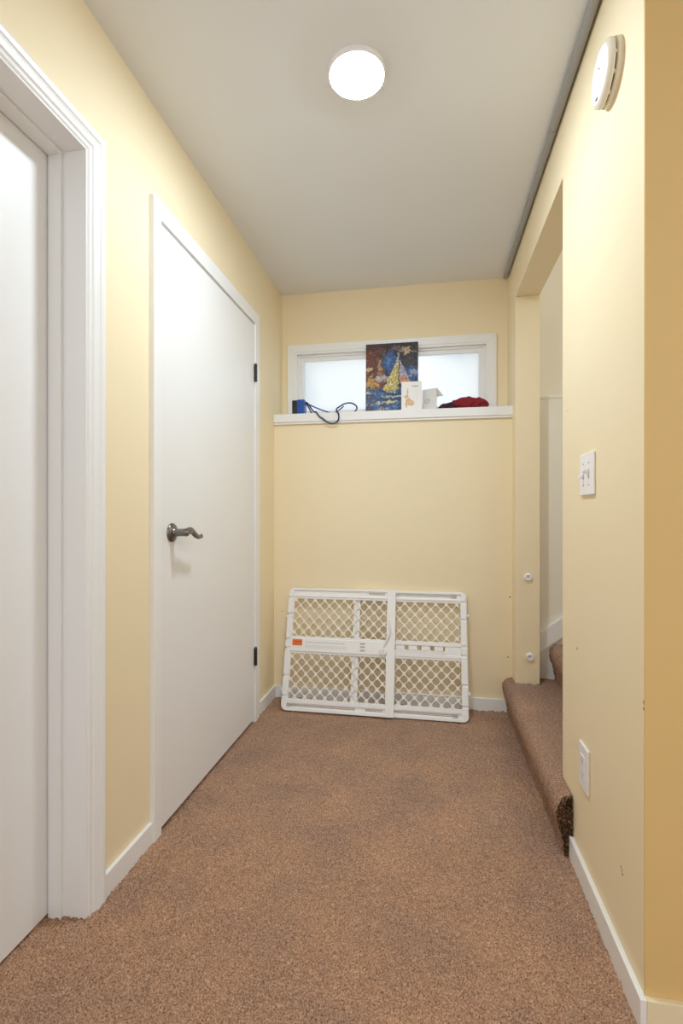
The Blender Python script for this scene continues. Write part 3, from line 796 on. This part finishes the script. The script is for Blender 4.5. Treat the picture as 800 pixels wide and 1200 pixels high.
GH, GW = .655, .984
def gate_panel(name, xa, xb, outer_left, yb):
    """one sliding half; outer_left: its rounded outer stile is at xa, else at xb. yb: front face"""
    p = empty(name); p.parent = gate
    y0, y1 = yb, yb + .013
    f = MB(); r = .030
    so = .034
    if outer_left: xo0, xo1, xi0, xi1 = xa, xa + so, xb - .046, xb
    else: xo0, xo1, xi0, xi1 = xb - so, xb, xa, xa + .036
    # outer stile with raised pads and gaps between them
    f.box(xo0 + .004, xo1, y0 + .004, y1, r, GH - r)
    pads = [(r, .068), (.080, .172), (.184, .318), (.330, .365), (.377, .502), (.514, .594), (.606, GH - r)]
    for a, b_ in pads: f.box(xo0, xo1 - .004, y0 - .004, y1 + .002, a, b_)
    if outer_left:
        corner(f, xa + r, GH - r, r, PI / 2, y0 - .004, y1 + .002); corner(f, xa + r, r, r, PI, y0 - .004, y1 + .002)
        rx0, rx1 = xa + r, xb - .002
    else:
        corner(f, xb - r, GH - r, r, 0, y0 - .004, y1 + .002); corner(f, xb - r, r, r, 1.5 * PI, y0 - .004, y1 + .002)
        rx0, rx1 = xa + .002, xb - r
    # top rail: outer lip, slotted channel, inner lip
    f.box(rx0, rx1, y0 - .004, y1 + .002, GH - .013, GH)
    f.box(rx0, rx1, y0 + .004, y1, GH - .020, GH - .012)
    f.box(rx0, rx1, y0 + .004, y1, GH - .040, GH - .029)
    f.box(rx0, rx1, y0 - .003, y1, GH - .050, GH - .039)
    f.box(rx0, rx1, y0 + .002, y1, GH - .060, GH - .049)
    # bottom rail the same way up
    f.box(rx0, rx1, y0 - .004, y1 + .002, 0, .016)
    f.box(rx0, rx1, y0 + .004, y1, .015, .022)
    f.box(rx0, rx1, y0 + .004, y1, .032, .040)
    f.box(rx0, rx1, y0 - .003, y1, .039, .062)
    # blocks bridging the slots
    if outer_left:
        for a, b_ in ((xa + r, xa + .05), (xa + .40, xa + .455), (xb - .06, xb)):
            f.box(a, b_, y0 + .004, y1, GH - .030, GH - .018); f.box(a, b_, y0 + .004, y1, .020, .033)
        f.box(xa + r, xa + .40, y0 + .005, y1 - .002, GH - .030, GH - .019)      # closed part of the top slot
    else:
        for a, b_ in ((xb - .075, xb - r), (xa, xa + .03)):
            f.box(a, b_, y0 + .004, y1, GH - .030, GH - .018); f.box(a, b_, y0 + .004, y1, .020, .033)
    # inner stile
    f.box(xi0, xi1, y0 - (.006 if outer_left else .0), y1, .0 if outer_left else .05, GH if outer_left else GH - .05)
    f.build('frame', M['plastic'], parent=p, bevel=.0015)
    # tube sliding in the rail slots
    ta, tb_ = (xa + .05, xb - .06) if outer_left else (xa + .03, xb - .06)
    for zz in (GH - .0245, .027):
        MB().tube([(ta, y0 + .010, zz), (tb_, y0 + .010, zz)], .0028, 10).build('slide_rod', M['plastic_warm'], parent=p, smooth=True)
    e = (xa + .040 if outer_left else xb - .068)
    for zz in ((.027,) if outer_left else (GH - .0245, .027)): MB().box(e - .012, e + .014, y0 - .001, y0 + .006, zz - .007, zz + .007).build('rod_stop', M['slot_grey'], parent=p)
    la, lb = (xo1 - .004, xi0 + .004) if outer_left else (xi1 - .004, xo0 + .004)
    return p, la, lb, y0, y1
fp, la, lb, y0, y1 = gate_panel('front_panel', 0.0, .605, True, 0.0)
OX = .012
lattice(la, lb, .385, .598, y0 + .004, .006, ox=OX, oz=-.004).build('lattice', M['plastic_warm'], parent=fp)
lattice(la, lb, .060, .298, y0 + .004, .006, ox=OX, oz=.012).build('lattice', M['plastic_warm'], parent=fp)
mb = MB().box(la - .002, lb + .002, y0 - .005, y1, .308, .378).box(la, lb, y0 + .002, y1, .296, .309).box(la, lb, y0 - .001, y1, .377, .388)
mid = mb.build('label_band', M['plastic'], parent=fp, bevel=.0015)
stk = MB().box(.040, .096, y0 - .0058, y0 - .005, .338, .372).build('sticker', M['orange'], parent=mid); stk['label'] = 'orange warning sticker'
random.seed(3)
for xa_, xb_, za, zb, yf, lmin, lmax, gap, par, mt in (
        (.044, .092, .356, .363, y0 - .0061, .004, .011, .002, stk, 'orange_dark'), (.044, .092, .344, .348, y0 - .0061, .003, .008, .002, stk, 'orange_dark'),
        (.115, .335, .3554, .3606, y0 - .0056, .006, .028, .004, mid, 'grey_print'), (.115, .345, .3399, .3421, y0 - .0056, .004, .02, .004, mid, 'grey_print'),
        (.115, .345, .3339, .3361, y0 - .0056, .004, .02, .004, mid, 'grey_print'), (.115, .345, .3279, .3301, y0 - .0056, .004, .02, .004, mid, 'grey_print'),
        (.040, .092, .329, .331, y0 - .0056, .004, .02, .004, mid, 'grey_print')):
    mb = MB(); x = xa_
    while x < xb_:
        l_ = lmin + (lmax - lmin) * random.random()
        mb.box(x, min(x + l_, xb_), yf, yf + .0007, za, zb); x += l_ + gap
    mb.build('printed_text', M[mt], parent=par)
mb = MB()
for zc in (.362, .345, .327): mb.box(.418, .444, y0 - .0056, y0 - .004, zc - .0045, zc + .0045)
mb.build('slot', M['slot_grey'], parent=mid)
lt = MB().tube([(.545, y0 - .012, .335), (.551, y0 - .013, .365), (.572, y0 - .014, .405), (.578, y0 - .014, .440), (.574, y0 - .013, .472), (.572, y0 - .012, .492)], .0105, 12, 5,
               rfun=lambda t: 1.1 - .45 * t, flat=(1, .55)).build('latch_lever', M['plastic'], parent=fp, smooth=True)
kn = MB().lathe([(0, -.020), (.012, -.0195), (.0205, -.016), (.0225, -.010), (.0225, .0)], 'y', (.543, y0, .328), 28).build('knob', M['plastic'], parent=lt, smooth=True)
MB().lathe([(0, -.0212), (.0028, -.021), (.003, -.019)], 'y', (.545, y0, .330), 12).build('screw', M['slot_grey'], parent=lt, smooth=True)

YB = .0165
bp_, la, lb, y0, y1 = gate_panel('rear_panel', .372, GW, False, YB)
rx = .0556 * 11 - .372 % .0556
kx = math.ceil((la - .030) / .0556)
lo = OX + .030 + .0556 * kx - la     # keep the two lattices in step
lattice(la, lb, .385, .598, y0 + .004, .006, ox=lo - .0556, oz=-.004).build('lattice', M['plastic_warm'], parent=bp_)
lattice(la, lb, .060, .298, y0 + .004, .006, ox=lo - .0556, oz=.012).build('lattice', M['plastic_warm'], parent=bp_)
mb = MB().box(la, lb, y0 - .002, y1, .368, .388).box(la, lb, y0 + .002, y1, .296, .309).box(la, lb, y0 - .003, y1, .307, .322)
for k in range(9):
    xx = la + k * .068
    if xx < lb - .03: mb.box(xx, min(xx + .046, lb), y0 + .004, y1 - .004, .345, .369)
    # shallow web closes the top half of the openings
mb.build('cross_bar', M['plastic'], parent=bp_, bevel=.001)
mb = MB().box(.45, .875, y0 - .004, y0 + .010, .322, .342)
for k in range(38):
    xx = .612 + k * .0068
    mb.box(xx, xx + .0034, y0 - .0065, y0 - .003, .336, .346)
mb.box(.868, .95, y0 - .001, y0 + .008, .318, .365)
mb.build('ratchet_bar', M['plastic'], parent=bp_)
for (xx, zz, ax, par) in ((GW, .530, 1, bp_), (GW, .135, 1, bp_), (0, .490, -1, fp), (0, .105, -1, fp)):
    yy = (YB if ax > 0 else 0) + .006
    MB().lathe([(0, ax * .012), (.007, ax * .0115), (.0115, ax * .008), (.012, ax * .003), (.008, 0), (.008, -ax * .004)], 'x', (xx, yy, zz), 20).build('bumper', M['rubber'], parent=par, smooth=True)

# ------------------------------------------------------------------ daylight, camera, view
w = bpy.data.worlds.new('daylight'); bpy.context.scene.world = w; w.use_nodes = True
bg = w.node_tree.nodes['Background']; bg.inputs['Color'].default_value = (.92, .96, 1.0, 1); bg.inputs['Strength'].default_value = 1.0

cam = bpy.data.cameras.new('camera'); co = bpy.data.objects.new('camera', cam); C.objects.link(co)
co.location = (0, 0, CAMZ); co.rotation_euler = (PI / 2, 0, .1759)
cam.sensor_fit = 'HORIZONTAL'; cam.sensor_width = 36; cam.lens = 36 * 576.3 / 800
cam.shift_y = 2.4 / 800; cam.clip_start = .01
sc = bpy.context.scene; sc.camera = co
sc.view_settings.view_transform = 'Standard'; sc.view_settings.look = 'None'
sc.view_settings.gamma = 1; sc.view_settings.use_curve_mapping = False
sc.view_settings.exposure = 0.84
sc.cycles.max_bounces = 12; sc.cycles.diffuse_bounces = 8
sc.cycles.sample_clamp_indirect = 8
